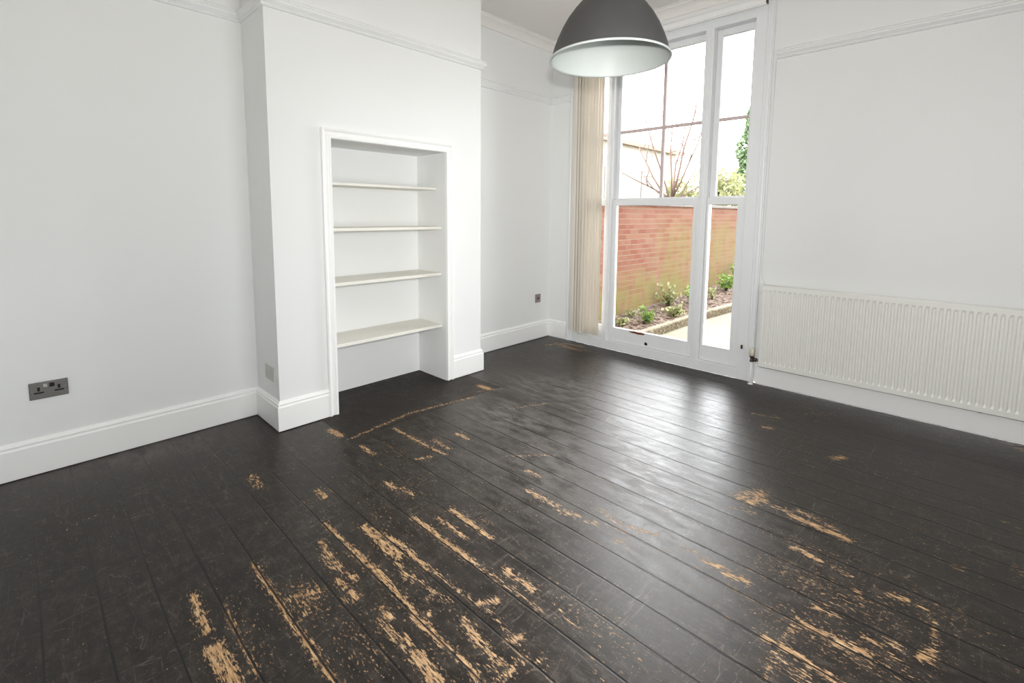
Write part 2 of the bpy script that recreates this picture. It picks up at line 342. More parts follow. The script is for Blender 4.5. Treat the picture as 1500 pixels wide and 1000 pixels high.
MB().box(XR-.06, XR+.05, WY0-.04, WY1+.04, WZ0-.03, WZ0, .005).build('fill_window_sill', M_trim, w2)
b = MB()
OX0, OX1, OZ = .30, 2.06, 2.93
b.box(0, OX0, L, L+.30, -.25, H); b.box(OX1, XR, L, L+.30, -.25, H)
b.box(OX0, OX1, L, L+.30, OZ, H); b.box(OX0, OX1, L, L+.30, -.25, -.005)
struct(b.build('wall_window', M_wall))
b = MB()
b.box(0, D_, Y1, NY0, 0, H); b.box(0, D_, NY1, Y2, 0, H); b.box(0, D_, NY0, NY1, NZ, H)
struct(b.build('wall_chimney', M_wall))

SK = [(0,.004),(.019,.004),(.02,.010),(.02,.150),(.0165,.153),(.0145,.158),(.0145,.163),(.017,.166),(.017,.170),(.012,.174),(.009,.181),(.005,.186),(0,.187)]
AW = .062                                            # recess architrave width
struct(MB().sweep([(0,YB),(0,Y1),(D_,Y1),(D_,NY0-AW)], SK).build('baseboard_left', M_trim))
struct(MB().sweep([(D_,NY1+AW),(D_,Y2),(0,Y2),(0,L),(.255,L)], SK).build('baseboard_chimney', M_trim))
struct(MB().sweep([(2.13,L),(XR,L),(XR,YB),(0,YB)], SK).build('baseboard_window', M_trim))
PR = [(0,2.482),(.012,2.484),(.018,2.492),(.014,2.499),(.022,2.505),(.032,2.515),(.034,2.526),(.026,2.534),(.030,2.540),(.024,2.550),(.012,2.553),(0,2.553)]
def shift(pr, dz): return [(o, z+dz) for o, z in pr]
struct(MB().sweep([(0,YB),(0,Y1),(D_,Y1),(D_,Y2),(0,Y2),(0,L),(.262,L)], shift(PR, -.012)).build('trim_1', M_wall))
struct(MB().sweep([(2.135,L),(XR,L),(XR,YB),(0,YB)], PR).build('trim_2', M_wall))
CO = [(0,2.995),(.012,2.998),(.014,3.008),(.020,3.020),(.034,3.040),(.054,3.054),(.070,3.060),(.074,3.070),(.085,3.074),(.085,H)]
struct(MB().sweep([(0,YB),(0,Y1),(D_,Y1),(D_,Y2),(0,Y2),(0,L),(XR,L),(XR,YB)], CO, closed=True).build('trim_3', M_ceil))
# moulded surround of the recess: profile swept up, over and down
def surround(x0, y0, y1, ztop, w, prof):
    """prof: list of (distance outwards from the opening edge, projection from the wall)"""
    b = MB(); k = len(prof); rows = []
    rows.append([(x0+pj, y0-o, .003) for o, pj in prof]); rows.append([(x0+pj, y0-o, ztop+o) for o, pj in prof])
    rows.append([(x0+pj, y1+o, ztop+o) for o, pj in prof]); rows.append([(x0+pj, y1+o, .003) for o, pj in prof])
    fs = [(i*k+t, (i+1)*k+t, (i+1)*k+t+1, i*k+t+1) for i in range(3) for t in range(k-1)]
    return b.add([q for r in rows for q in r], fs)
AP = [(.0005,0),(.0005,.018),(.004,.022),(.014,.022),(.018,.017),(.024,.015),(.042,.015),(.046,.022),(.054,.026),(.062,.022),(.062,0)]
struct(surround(D_, NY0, NY1, NZ, AW, AP).build('trim_4', M_trim))

# ------------------------------------------------------------------ shelves in the recess
for dx, zt, th, lab in ((.258, 1.527, .018, 'top white shelf of the wall recess, seen edge-on just under its head'),
                        (.318, 1.226, .021, 'second white shelf from the top in the wall recess'),
                        (.312, .864, .022, 'third white shelf down in the wall recess, above the deepest one'),
                        (.318, .450, .022, 'lowest and most open white shelf of the recess, over the bare dark floor')):
    b = MB(); b.box(.002, dx, NY0+.001, NY1-.001, zt-th, zt, .0025)
    tag(b.build('recess_shelf', M_shelf), lab, 'shelf', 'white shelves in the chimney recess')

# ------------------------------------------------------------------ sockets and plates
def on_left(x, yc, zc):           # maps plate coords (u along +y, v up, w out of wall) to the left wall
    return lambda u, v, w: (x+w, yc+u, zc+v)
def plate_boxes(b, T, u0, u1, v0, v1, w0, w1, bev=0):
    p = T(u0, v0, w0); q = T(u1, v1, w1)
    return b.box(min(p[0],q[0]), max(p[0],q[0]), min(p[1],q[1]), max(p[1],q[1]), min(p[2],q[2]), max(p[2],q[2]), bev)
yc, zc = -.887, .426
s = empty('power_socket', (0, yc, zc-.043)); T = on_left(0, yc, zc)
tag(s, 'brushed steel double power socket low on the left wall with black switches', 'socket')
plate_boxes(MB(), T, -.073, .073, -.043, .043, .0005, .007, .0025).build('faceplate', M_steel, s)
for u, m in ((-.012, M_chrome), (.012, M_black)):
    plate_boxes(MB(), T, u-.009, u+.009, .012, .032, .006, .0105, .002).build('switch', m, s)
for u in (-.038, .038):
    b = MB()
    plate_boxes(b, T, u-.005, u+.005, -.002, .018, .0066, .0078)
    plate_boxes(b, T, u-.017, u-.006, -.014, -.007, .0066, .0078); plate_boxes(b, T, u+.006, u+.017, -.014, -.007, .0066, .0078)
    plate_boxes(b, T, u-.018, u+.018, -.0145, -.0075, .0066, .0074)
    b.build('pin_slots', M_black, s)
for u in (-.062, .062):
    MB().tube([T(u, 0, .0065), T(u, 0, .0082)], .0028, 10).build('screw', M_chrome, s)
yc, zc = 2.936, .436
s = empty('wall_outlet', (0, yc, zc-.043)); T = on_left(0, yc, zc)
tag(s, 'small square metal outlet plate in the far alcove beside the window corner', 'socket')
plate_boxes(MB(), T, -.041, .041, -.045, .045, .0005, .008, .0025).build('faceplate', M_steel_pink, s)
plate_boxes(MB(), T, -.012, .012, -.012, .012, .007, .011, .003).build('outlet_insert', M_brass, s)
for u in (-.031, .031):
    MB().tube([T(u, 0, .0075), T(u, 0, .0092)], .0026, 10).build('screw', M_chrome, s)
b = MB(); b.box(.165, .305, Y1-.007, Y1, .290, .380)
s = b.build('blank_plate', M_grille)
tag(s, 'pale painted-over cover plate on the side of the chimney breast', 'plate')
b = MB()
for k in range(7): b.box(.175, .295, Y1-.0085, Y1-.0065, .300+k*.0112, .3055+k*.0112)
b.build('louvre', M_grille, s)

# ------------------------------------------------------------------ the window
win = empty('window_1', (1.18, L, 0)); struct(win)
YL0, YL1, YU0, YU1 = 3.135, 3.178, 3.186, 3.226       # inner and outer sash tracks
b = MB()
b.box(OX0, .381, L-.012, 3.25, 0, OZ, .003); b.box(1.977, OX1, L-.012, 3.25, 0, OZ, .003)          # jambs
b.box(.381, 1.977, L-.006, 3.25, 2.822, OZ, .003)                                                    # head
b.box(.381, 1.977, L-.012, 3.25, .004, .090, .003)                                                   # sill
b.box(.381, 1.977, L+.13, L+.36, -.02, .045, .004)
b.build('window_frame', M_frame, win)
AX0, AX1, AT = .262, 2.112, 2.955
b = MB(); k = 0
def win_surround(prof):
    rows = [[(AX0+o, L-pj, .003) for o, pj in prof], [(AX0+o, L-pj, AT-o) for o, pj in prof],
            [(AX1-o, L-pj, AT-o) for o, pj in prof], [(AX1-o, L-pj, .003) for o, pj in prof]]
    k = len(prof)
    return MB().add([q for r in rows for q in r], [(i*k+t, (i+1)*k+t, (i+1)*k+t+1, i*k+t+1) for i in range(3) for t in range(k-1)])
win_surround([(0,0),(0,.020),(.007,.024),(.014,.018),(.020,.020),(.034,.020),(.037,.015),(.046,.015),(.050,.018),(.056,.014),(.056,-.01)]).build('architrave', M_frame, win)
for x0, x1 in ((.691, .761), (1.595, 1.665)):
    b = MB(); b.box(x0, x1, L-.006, 3.25, .088, 2.824, .003)
    b.box(x0+.022, x1-.022, L-.014, L, .088, 2.824, .003)
    b.build('mullion', M_frame, win)
lights = [(.381, .691, .446, .673, .413, .660), (.761, 1.595, .803, 1.553, .795, 1.572), (1.665, 1.977, 1.683, 1.910, 1.712, 1.943)]
for i, (o0, o1, l0, l1, u0, u1) in enumerate(lights):
    b = MB(); e = .001
    b.box(o0+e, l0, YL0, YL1, .092, 1.475, .004); b.box(l1, o1-e, YL0, YL1, .092, 1.475, .004)
    b.box(l0, l1, YL0, YL1, .092, .224, .004); b.box(l0, l1, YL0, YL1, 1.415, 1.475, .004)
    ls = b.build('lower_sash', M_frame, win)
    MB().box(l0-.004, l1+.004, 3.156, 3.159, .220, 1.419).build('pane', M_glass, ls)
    b = MB()
    b.box(o0+e, u0, YU0, YU1, 1.430, 2.820, .004); b.box(u1, o1-e, YU0, YU1, 1.430, 2.820, .004)
    b.box(u0, u1, YU0, YU1, 1.430, 1.487, .004); b.box(u0, u1, YU0, YU1, 2.766, 2.820, .004)
    us = b.build('upper_sash', M_frame, win)
    MB().box(u0-.004, u1+.004, 3.207, 3.210, 1.483, 2.770).build('pane', M_glass, us)
    b = MB(); b.box(u0, u1, 3.190, 3.224, 2.096, 2.122, .004)
    if i == 1: b.box(1.210, 1.237, 3.1905, 3.2235, 1.487, 2.766, .004)
    b.build('glazing_bar', M_bar, us)
    if i == 1:
        rng = random.Random(3)                       # rotten lower edge of the big sash and the hole below it
        def blob(cx, cz, rx, rz, y, n=22, tilt=0):
            pts = [(cx, y-.002, cz)]
            for q in range(n):
                a = 2*PI*q/n; r = .65+.45*rng.random()
                pts.append((cx+rx*r*math.cos(a), y, cz+rz*r*math.sin(a)+tilt*rx*r*math.cos(a)))
            return MB().add(pts, [(0, 1+q, 1+(q+1) % n) for q in range(n)])
        blob(1.075, .214, .095, .013, YL0-.0015).build('rotten_patch', M_rot, ls)['label'] = 'rotted brown wood along the bottom rail'
        blob(1.166, .125, .017, .017, YL0-.0015).build('finger_hole', M_hole, ls)['label'] = 'dark hole in the bottom rail'
b = MB(); b.box(2.010, 2.024, L-.034, L-.020, .262, .292, .003); b.tube([(2.017, L-.03, .262), (2.017, L-.042, .268), (2.017, L-.042, .282)], .003)
tag(b.build('cord_cleat', M_brass), 'small dull metal cord cleat low on the right of the window frame', 'hook')

# ------------------------------------------------------------------ vertical blind
vb = empty('vertical_blind', (.30, 3.07, .13))
tag(vb, 'beige fabric vertical blind drawn to the left edge of the window', 'blind')
b = MB(); b.box(.288, 2.058, 3.048, 3.088, 2.884, 2.926, .004)
b.box(.288, 2.058, 3.060, 3.076, 2.878, 2.886)
b.build('headrail', M_trim, vb)
b = MB(); b.box(2.058, 2.064, 3.046, 3.090, 2.882, 2.928, .002); b.build('end_cap', M_brass, vb)
NS = 10; sl = []
for k in range(NS):
    cx = .345 + k*(.660-.345)/(NS-1); ang = math.radians(24 + (k % 3)*3 + (6 if k > 7 else 0)); w = .0445
    b = MB(); n = 7; rows = []
    ztop, zbot = 2.876, .128 + .004*math.sin(k*2.1)
    for z in (zbot, zbot+.03, .8, 1.6, 2.3, ztop):
        for j in range(n):
            s_ = -1 + 2*j/(n-1); bow = .006*(1-s_*s_)
            sway = .004*math.sin(z*1.3 + k)
            rows.append((cx + s_*w*math.cos(ang) - bow*math.sin(ang)*-1, 3.068 + s_*w*math.sin(ang)*-1 - bow*math.cos(ang) + sway*.4, z))
    fs = [(r*n+j, r*n+j+1, (r+1)*n+j+1, (r+1)*n+j) for r in range(5) for j in range(n-1)]
    b.add(rows, fs, 0, True); sl.append(b.build('slat', M_slat, vb))
b = MB()
for k in range(4):                                    # bottom spacer chain sagging below the slats
    x0, x1 = .36+k*.065, .425+k*.065
    b.tube([(x0 + (x1-x0)*q/8, 3.05, .128 - .05*math.sin(PI*q/8)*(1 if k % 2 else .6)) for q in range(9)], .0016, 6)
b.build('spacer_chain', M_cord, vb)

# ------------------------------------------------------------------ radiator
rad = empty('radiator', (2.16, L-.08, .16))
tag(rad, 'long low white ribbed panel radiator under the bare right-hand wall', 'radiator')
RX0, RX1, RZ0, RZ1, RY = 2.160, 3.960, .162, .800, 3.043
b = MB(); pitch = .0333
cols = [RX0, RX0+.012]; dep = [0, 0]
x = RX0+.022
while x + pitch < RX1-.012:
    cols += [x, x+.006, x+.018, x+.024]; dep += [1, 0, 0, 1]; x += pitch
cols += [RX1-.012, RX1]; dep += [0, 0]
zr = [(RZ0, 0), (RZ0+.030, 0), (RZ0+.048, 1), (RZ1-.052, 1), (RZ1-.034, 0), (RZ1-.004, 0)]
vs = [(cx, RY + (.0075 if d and zf else 0), z) for z, zf in zr for cx, d in zip(cols, dep)]
nc = len(cols)
b.add(vs, [(r*nc+c, r*nc+c+1, (r+1)*nc+c+1, (r+1)*nc+c) for r in range(len(zr)-1) for c in range(nc-1)])
b.box(RX0, RX1, RY+.010, RY+.020, RZ0, RZ1-.004)
b.add([(RX0, RY, RZ0), (RX0, RY+.02, RZ0), (RX0, RY+.02, RZ1-.004), (RX0, RY, RZ1-.004)], [(0,1,2,3)])
b.build('front_panel', M_rad, rad)
b = MB(); b.tube([(RX0, RY+.008, RZ1-.004), (RX1, RY+.008, RZ1-.004)], .008, 10); b.build('top_edge', M_rad, rad)
b = MB(); b.tube([(RX0, RY+.008, RZ0), (RX1, RY+.008, RZ0)], .006, 10); b.build('bottom_edge', M_rad, rad)
for xx in (2.45, 3.40):
    b = MB(); b.box(xx, xx+.03, RY+.018, L, RZ0+.03, RZ1-.06); b.build('bracket', M_rad, rad)
b = MB(); b.box(3.387, 3.402, RY+.02, L-.021, RZ0-.012, RZ0+.008); b.build('bracket_foot', M_brass, rad)
vx, vy = 2.108, 3.062
v = MB(); v.lathe([(0,-.028),(.014,-.028),(.014,-.012),(.011,-.010),(.011,.004),(.016,.006),(.016,.018),(0,.018)], (vx, vy, .212), 20)
v.tube([(vx, vy, .203), (RX0+.006, vy-.006, .203)], .010, 12)
v.tube([(vx+.018, vy, .203), (vx+.034, vy-.003, .203)], .015, 6)
val = v.build('valve_body', M_brass, rad)
v = MB(); v.lathe([(0,.0),(.017,.0),(.021,.004),(.0215,.030),(.020,.050),(.016,.060),(.008,.064),(0,.065)], (vx, vy, .230), 20)
v.build('valve_head', M_cream, val)
v = MB(); v.tube([(vx, vy, .186), (vx, vy, .05), (vx, vy, .001)], .0075, 12); v.build('pipe', M_trim, rad)
v = MB(); v.lathe([(.008,.001),(.020,.001),(.019,.006),(.008,.008)], (vx, vy, 0), 18); v.build('pipe_collar', M_trim, rad)

b = MB()
b.tube([(2.132, L-.004, 2.47), (2.130, L-.004, 1.9), (2.126, L-.004, 1.3), (2.124, L-.004, .90), (2.135, L-.005, .84), (2.155, L-.008, .80), (2.145, L-.006, .745), (2.118, L-.004, .715)], .0022, 6)
tag(b.build('wall_cable', M_cord), 'thin white cable clipped down the wall beside the window frame', 'cable')

# ------------------------------------------------------------------ pendant lamp
LX, LY, LZ = 2.125, .876, 1.972
lamp = empty('pendant_lamp', (LX, LY, LZ))
tag(lamp, 'big dark grey dome pendant lamp with white inside hanging before the window', 'lamp')
out = [(.246,.010),(.243,.022),(.236,.050),(.222,.088),(.203,.130),(.180,.170),(.152,.208),(.122,.242),(.092,.268),(.066,.286),(.052,.296),(.050,.330),(.040,.344),(.016,.350)]
MB().lathe(out, (LX, LY, LZ), 72).build('lamp_shade', M_dark, lamp)['label'] = 'dark grey outer dome'
inn = [(.244,.006),(.240,.020),(.232,.050),(.218,.088),(.199,.129),(.176,.168),(.148,.205),(.118,.238),(.088,.263),(.050,.285),(0,.290)]
MB().lathe(inn, (LX, LY, LZ), 72).build('shade_lining', M_lin, lamp)['label'] = 'white enamel inside'
MB().lathe([(.244,.008),(.250,.003),(.2535,.002),(.2545,.006),(.2535,.0105),(.248,.013),(.244,.012)], (LX, LY, LZ), 72).build('rim', M_lin, lamp)
MB().lathe([(0,.285),(.022,.285),(.022,.225),(.018,.220),(0,.220)], (LX, LY, LZ), 24).build('bulb_holder', M_trim, lamp)
MB().lathe([(.012,.222),(.016,.205),(.028,.180),(.030,.165),(.024,.145),(.010,.136),(0,.135)], (LX, LY, LZ), 24).build('bulb', M_lin, lamp)
MB().tube([(LX, LY, LZ+.345), (LX, LY, H-.03)], .004, 8).build('cord', M_black, lamp)
MB().lathe([(.006,-.045),(.030,-.040),(.048,-.020),(.050,-.001),(0,-.001)], (LX, LY, H), 28).build('ceiling_rose', M_trim, lamp)

# ------------------------------------------------------------------ the garden
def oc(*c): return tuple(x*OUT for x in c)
def brick_mat():
    t = NT('mossy_brickwork'); p = t.pos(); x = t.n('ShaderNodeSeparateXYZ', {0: p})
    v = t.n('ShaderNodeCombineXYZ', {0: t.math('ADD', x.outputs[1], x.outputs[0]), 1: x.outputs[2]}).outputs[0]
    br = t.n('ShaderNodeTexBrick', {'Vector': v, 'Color1': oc(.52, .125, .055) + (1,), 'Color2': oc(.66, .28, .16) + (1,), 'Mortar': oc(.66, .46, .34) + (1,),
             'Scale': 1.0, 'Mortar Size': .006, 'Mortar Smooth': .3, 'Bias': 0.0, 'Brick Width': .225, 'Row Height': .075})
    n1 = t.noise(p, 1.3, 5, .65); n2 = t.noise(p, 9, 5, .7); n3 = t.noise(t.scaled(p, (8, 8, 2)), 1, 5, .7)
    c = t.mix(t.math('MULTIPLY', t.step(n2, .5, .75), .55), br.outputs[0], oc(.30, .12, .05))
    c = t.mix(t.math('MULTIPLY', t.step(n1, .5, .7), .4), c, oc(.70, .38, .24))
    # moss climbs from the ground and in a damp band further along
    zm = t.math('ADD', x.outputs[2], t.math('MULTIPLY', t.math('SUBTRACT', n1, .5), .7))
    moss = t.math('SUBTRACT', 1.0, t.step(zm, .15, .62))
    band = t.math('MULTIPLY', t.math('MULTIPLY', t.step(x.outputs[1], 5.7, 6.8), t.math('SUBTRACT', 1.0, t.step(zm, .9, 1.45))), .75)
    moss = t.math('MULTIPLY', t.math('MAXIMUM', moss, band), t.step(n3, .33, .58))
    c = t.mix(t.math('MULTIPLY', moss, .85), c, t.mix(n2, oc(.38, .36, .04), oc(.58, .52, .15)))
    c = t.mix(t.math('MULTIPLY', t.math('MULTIPLY', t.step(n3, .62, .72), t.step(n2, .4, .6)), .6), c, oc(.16, .14, .06))
    bs = t.bsdf(Base_Color=c, Roughness=.9, Normal=t.bump(t.math('ADD', br.outputs[1], t.math('MULTIPLY', n2, -.4)), .5, -.01))
    return t.done(bs)
M_brick = brick_mat()
M_coping = paint('pale_coping', oc(.62, .55, .50), .9, .15, 12, .4, 60)
M_bark = paint('pale_bark', oc(.42, .26, .20), .9, .25, 14, .4, 60)
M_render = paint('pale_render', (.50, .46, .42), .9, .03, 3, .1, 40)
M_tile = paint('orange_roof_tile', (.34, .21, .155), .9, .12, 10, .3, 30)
M_white = paint('white_fascia', oc(.8, .8, .78), .6, .03, 6, .05, 40)
M_grey = paint('grey_gutter', oc(.33, .35, .34), .6, .06, 6, .05, 40)
def kerb_mat():
    t = NT('rough_kerb_stone'); p = t.pos()
    a = t.noise(p, 30, 6, .75)
    c = t.mix(t.step(a, .40, .62), oc(.12, .07, .03), oc(.70, .56, .34))
    z = t.n('ShaderNodeSeparateXYZ', {0: p}).outputs[2]
    c = t.mix(t.math('MULTIPLY', t.step(z, -.145, -.128), .6), c, oc(.95, .85, .65))
    return t.done(t.bsdf(Base_Color=c, Roughness=.95, Normal=t.bump(a, .9, .01)))
M_kerb = kerb_mat()
def soil_mat():
    t = NT('leafy_soil'); p = t.pos()
    a = t.noise(p, 22, 6, .7); c = t.mix(t.step(a, .42, .6), oc(.20, .11, .08), oc(.78, .56, .45))
    c = t.mix(t.step(t.noise(p, 7, 4), .55, .7), c, oc(.36, .36, .14))
    return t.done(t.bsdf(Base_Color=c, Roughness=.95, Normal=t.bump(a, .8, .02)))
def paving_mat():
    t = NT('stone_paving'); p = t.pos()
    br = t.n('ShaderNodeTexBrick', {'Vector': t.scaled(p, (1, 1, 1), rot=(0, 0, .35)), 'Color1': oc(.58, .50, .34) + (1,), 'Color2': oc(.64, .58, .42) + (1,), 'Mortar': oc(.36, .31, .22) + (1,),
             'Scale': 1, 'Mortar Size': .012, 'Mortar Smooth': .4, 'Brick Width': .62, 'Row Height': .55})
    c = t.mix(t.math('MULTIPLY', t.noise(p, 6, 5), .5), br.outputs[0], oc(.70, .62, .48))
    return t.done(t.bsdf(Base_Color=c, Roughness=.9))
M_soil = soil_mat(); M_pave = paving_mat()

# lawn and plain ground beyond
b = MB(); b.box(-30, 14, L+.30, 40, -.45, -.251); struct(b.build('ground', paint('garden_ground', oc(.30, .30, .17), .95, .3, 4, .4, 20)), 'plain ground of the gardens beyond the window', 'ground')
b = MB(); b.box(.30, 6.0, L+.30, 13, -.30, -.245); struct(b.build('paving', M_pave), 'pale stone paving outside the window', 'paving')
XW = -.30
gw = empty('garden_wall', (XW, 7, -.25)); tag(gw, 'old red brick garden wall with yellow-green moss outside the window', 'wall')
b = MB(); b.box(XW-.22, XW, L+.31, 15, -.3, 1.470); b.build('brickwork', M_brick, gw)
b = MB(); y = L+.31
while y < 14.9:
    b.box(XW-.25, XW+.03, y+.003, min(y+.597, 15), 1.470, 1.525, .01); y += .6
b.build('coping', M_coping, gw)
# planting bed: sloping soil between wall and kerb
rng = random.Random(11)
kp = [(.34, 3.47), (.355, 4.0), (.37, 4.6), (.38, 5.3), (.385, 5.9), (.40, 6.4), (.45, 7.0), (.50, 7.6), (.56, 8.5), (.6, 9.6), (.62, 12)]
def kerb_x(y):
    for (xa, ya), (xb, yb) in zip(kp[:-1], kp[1:]):
        if ya <= y <= yb: return xa + (xb-xa)*(y-ya)/(yb-ya)
    return kp[-1][0]
b = MB(); ny_, nx_ = 120, 14
vs = []
for i in range(ny_):
    y = 3.47 + (12-3.47)*(i/(ny_-1))**1.4; xk = kerb_x(y) - .03
    for j in range(nx_):
        q = j/(nx_-1); x = XW + (xk-XW)*q
        z = -.16*q + (-.13 + .022*max(0, min(y-4, 6)))*(1-q) + .012*rng.uniform(-1, 1)
        vs.append((x, y, z))
fs = [(i*nx_+j, i*nx_+j+1, (i+1)*nx_+j+1, (i+1)*nx_+j) for i in range(ny_-1) for j in range(nx_-1)]
struct(b.add(vs, fs, 0, True).build('soil', M_soil), 'bare soil of the bed under the brick wall', 'soil')
b = MB()
prof = [(.045, -.27), (.045, -.15), (.03, -.125), (-.03, -.125), (-.045, -.15), (-.045, -.27)]
fine = []
for (xa, ya), (xb, yb) in zip(kp[:-1], kp[1:]):
    m = max(2, int(math.hypot(xb-xa, yb-ya)/.12))
    fine += [(xa+(xb-xa)*q/m, ya+(yb-ya)*q/m) for q in range(m)]
b.sweep(fine, prof)
kb = b.build('stone_kerb', M_kerb)
for v in kb.data.vertices: v.co += Vector((rng.uniform(-.006, .006), rng.uniform(-.006, .006), rng.uniform(-.006, .006)))
tag(kb, 'low curved stone kerb edging the planting bed beside the paving', 'kerb')

def leaf_mat(name, a, b_):
    t = NT(name); p = t.pos()
    c = t.mix(t.noise(p, 14, 4), a, b_)
    d = t.bsdf(Base_Color=c, Roughness=.6); tl = t.n('ShaderNodeBsdfTranslucent', {'Color': c})
    return t.done(t.n('ShaderNodeMixShader', {0: .3, 1: d.outputs[0], 2: tl.outputs[0]}))
M_leafY = leaf_mat('yellow_green_leaf', oc(.62, .68, .22), oc(1.5, 1.5, .8))
M_leafG = leaf_mat('conifer_leaf', oc(.34, .58, .24), oc(.75, 1.0, .55))
M_leafB = leaf_mat('bright_leaf', oc(.45, .85, .12), oc(.95, 1.3, .35))
M_leafD = leaf_mat('dark_ivy_leaf', oc(.12, .17, .09), oc(.4, .46, .22))
M_litter = leaf_mat('dead_leaf', oc(.40, .22, .14), oc(1.1, .85, .66))
def leaves(b, rng, n, sampler, size, flat=0):
    for _ in range(n):
        c = Vector(sampler()); s = size*rng.uniform(.6, 1.3)
        d = Vector((rng.gauss(0, 1), rng.gauss(0, 1), rng.gauss(0, 1)*(1-flat))).normalized()
        e = d.cross(Vector((rng.gauss(0, 1), rng.gauss(0, 1), rng.gauss(0, 1)))).normalized()
        if flat: e = d.cross(Vector((0, 0, 1)) + .4*Vector((rng.gauss(0, 1), rng.gauss(0, 1), 0))).normalized()
        b.add([c-d*s, c+e*s*.45, c+d*s, c-e*s*.45], [(0, 1, 2, 3)])
    return b
def bush(name, loc, h, r, mat, label, n=2600, size=.05, shape='round', seed=1, z0=-.25, cat='bush'):
    rng = random.Random(seed); o = empty(name, (loc[0], loc[1], z0))
    tag(o, label, cat)
    lobes = [(rng.uniform(-.55, .55)*r, rng.uniform(-.55, .55)*r, rng.uniform(.35, .85)*h, rng.uniform(.35, .6)*r) for _ in range(14)]
    def samp():
        if shape == 'cone':
            z = rng.random()**1.25; rr = r*(1-z)**.75*(.75+.25*math.sin(9*z*PI+seed)); a = rng.uniform(0, 2*PI); q = rr*math.sqrt(rng.uniform(.35, 1))
            return (loc[0]+q*math.cos(a), loc[1]+q*math.sin(a), z0+.15+z*(h-.15))
        lx, ly, lz, lr = rng.choice(lobes)
        d = Vector((rng.gauss(0, 1), rng.gauss(0, 1), rng.gauss(0, 1))).normalized()*lr*rng.uniform(.6, 1)
        return (loc[0]+lx+d.x, loc[1]+ly+d.y, max(z0+.05, z0+lz+d.z))
    b = MB(); b.tube([(loc[0], loc[1], z0), (loc[0]+.03, loc[1], z0+h*.5), (loc[0], loc[1]+.02, z0+h*.85)], [.06, .04, .012], 7)
    b.build('trunk', M_bark, o)
    leaves(MB(), rng, n, samp, size).build('foliage', mat, o)
    return o
bush('conifer', (-1.10, 12.6), 4.35, .95, M_leafG, 'tall green conifer beyond the wall at the right edge of the window', 6000, .07, 'cone', 5, cat='tree')
bush('garden_bush', (-1.30, 10.75), 3.15, .78, M_leafY, 'yellow-green bush beyond the wall in front of the conifer', 4200, .06, 'round', 2)
bush('garden_bush', (-1.40, 9.75), 2.60, .60, M_leafY, 'lower yellow-green bush beyond the wall, right of the bare tree', 3200, .055, 'round', 3)
bush('ivy_clump', (-1.75, 9.0), 2.10, .28, M_leafD, 'dark ivy clump at the foot of the bare tree', 500, .06, 'round', 9)

# bare tree
tr = empty('bare_tree', (-1.40, 8.85, -.25)); tag(tr, 'leafless tree with thin rising branches beyond the brick wall', 'tree')
rng = random.Random(21)
b = MB(); b.tube([(-1.40, 8.85, -.25), (-1.42, 8.87, .6), (-1.38, 8.86, 1.3), (-1.36, 8.86, 1.72)], [.12, .10, .085, .07], 10); b.build('trunk', M_bark, tr)
R_ = Vector((.71, .70, 0))                            # roughly across the view
bb = MB()
def branch(p, d, ln, r, lev):
    pts = [p]; rad_ = [r]; q = Vector(p); dd = Vector(d).normalized(); n = 6
    for i in range(n):
        dd = (dd + .13*Vector((rng.gauss(0, 1), rng.gauss(0, 1), rng.gauss(0, 1))) + Vector((0, 0, .05))).normalized()
        q = q + dd*ln/n; pts.append(q.copy()); rad_.append(r*(1-.8*(i+1)/n))
        if lev > 0 and i >= 1 and rng.random() < .62:
            side = (dd + .8*Vector((rng.gauss(0, 1), rng.gauss(0, 1), rng.gauss(0, .6)))).normalized()
            branch(q.copy(), side, ln*rng.uniform(.35, .6), rad_[-1]*.7, lev-1)
    bb.tube(pts, rad_, 6)
o3 = Vector((-1.36, 8.86, 1.70))
for a, up_, ln in ((-1.5, .9, 1.7), (-.9, 1.2, 2.2), (-.45, 2.2, 2.8), (-.12, 2.8, 3.1), (.12, 3.0, 3.2), (.40, 2.2, 2.8), (.75, 1.7, 2.4), (1.2, 1.3, 1.7), (.95, .8, 1.2), (-1.2, .5, 1.1)):
    branch(o3 - Vector((0, 0, rng.uniform(0, .3))), R_*a + Vector((0, 0, up_)) + Vector((-.7, .7, 0))*rng.uniform(-.4, .4), ln, rng.uniform(.018, .027), 2)
bb.build('branches', M_bark, tr)

# neighbouring house far behind the wall and lean-to roof near it
hs = empty('neighbour_house', (-9, 16, -.25)); tag(hs, 'pale hazy neighbouring house with orange eaves behind the bare tree', 'house')
b = MB(); b.box(-13, -7.0, 11, 21, -.25, 4.35)
b.add([(-13, 11, 4.35), (-7, 11, 4.35), (-10, 11, 6.6)], [(0, 1, 2)]); b.add([(-13, 21, 4.35), (-7, 21, 4.35), (-10, 21, 6.6)], [(0, 1, 2)])
b.build('house_wall', M_render, hs)
b = MB()
b.add([(-6.75, 10.8, 4.20), (-6.75, 21.2, 4.20), (-10, 21.2, 6.68), (-10, 10.8, 6.68), (-6.75, 10.8, 4.12), (-6.75, 21.2, 4.12), (-10, 21.2, 6.6), (-10, 10.8, 6.6)], [(0,1,2,3),(4,7,6,5),(0,4,5,1),(0,3,7,4),(1,5,6,2)])
b.add([(-13.25, 10.8, 4.20), (-13.25, 21.2, 4.20), (-10, 21.2, 6.68), (-10, 10.8, 6.68)], [(3,2,1,0)])
b.build('roof', M_render, hs)
MB().box(-6.80, -6.66, 10.8, 21.2, 4.08, 4.24).build('eaves', M_tile, hs)['label'] = 'orange eaves line'
for yy in (12.5, 15.0, 17.8):
    w = MB().box(-7.02, -6.96, yy, yy+.9, 1.9, 3.2).build('window', M_white, hs)
    MB().box(-6.965, -6.955, yy+.08, yy+.82, 1.98, 3.12).build('pane', M_render, w)
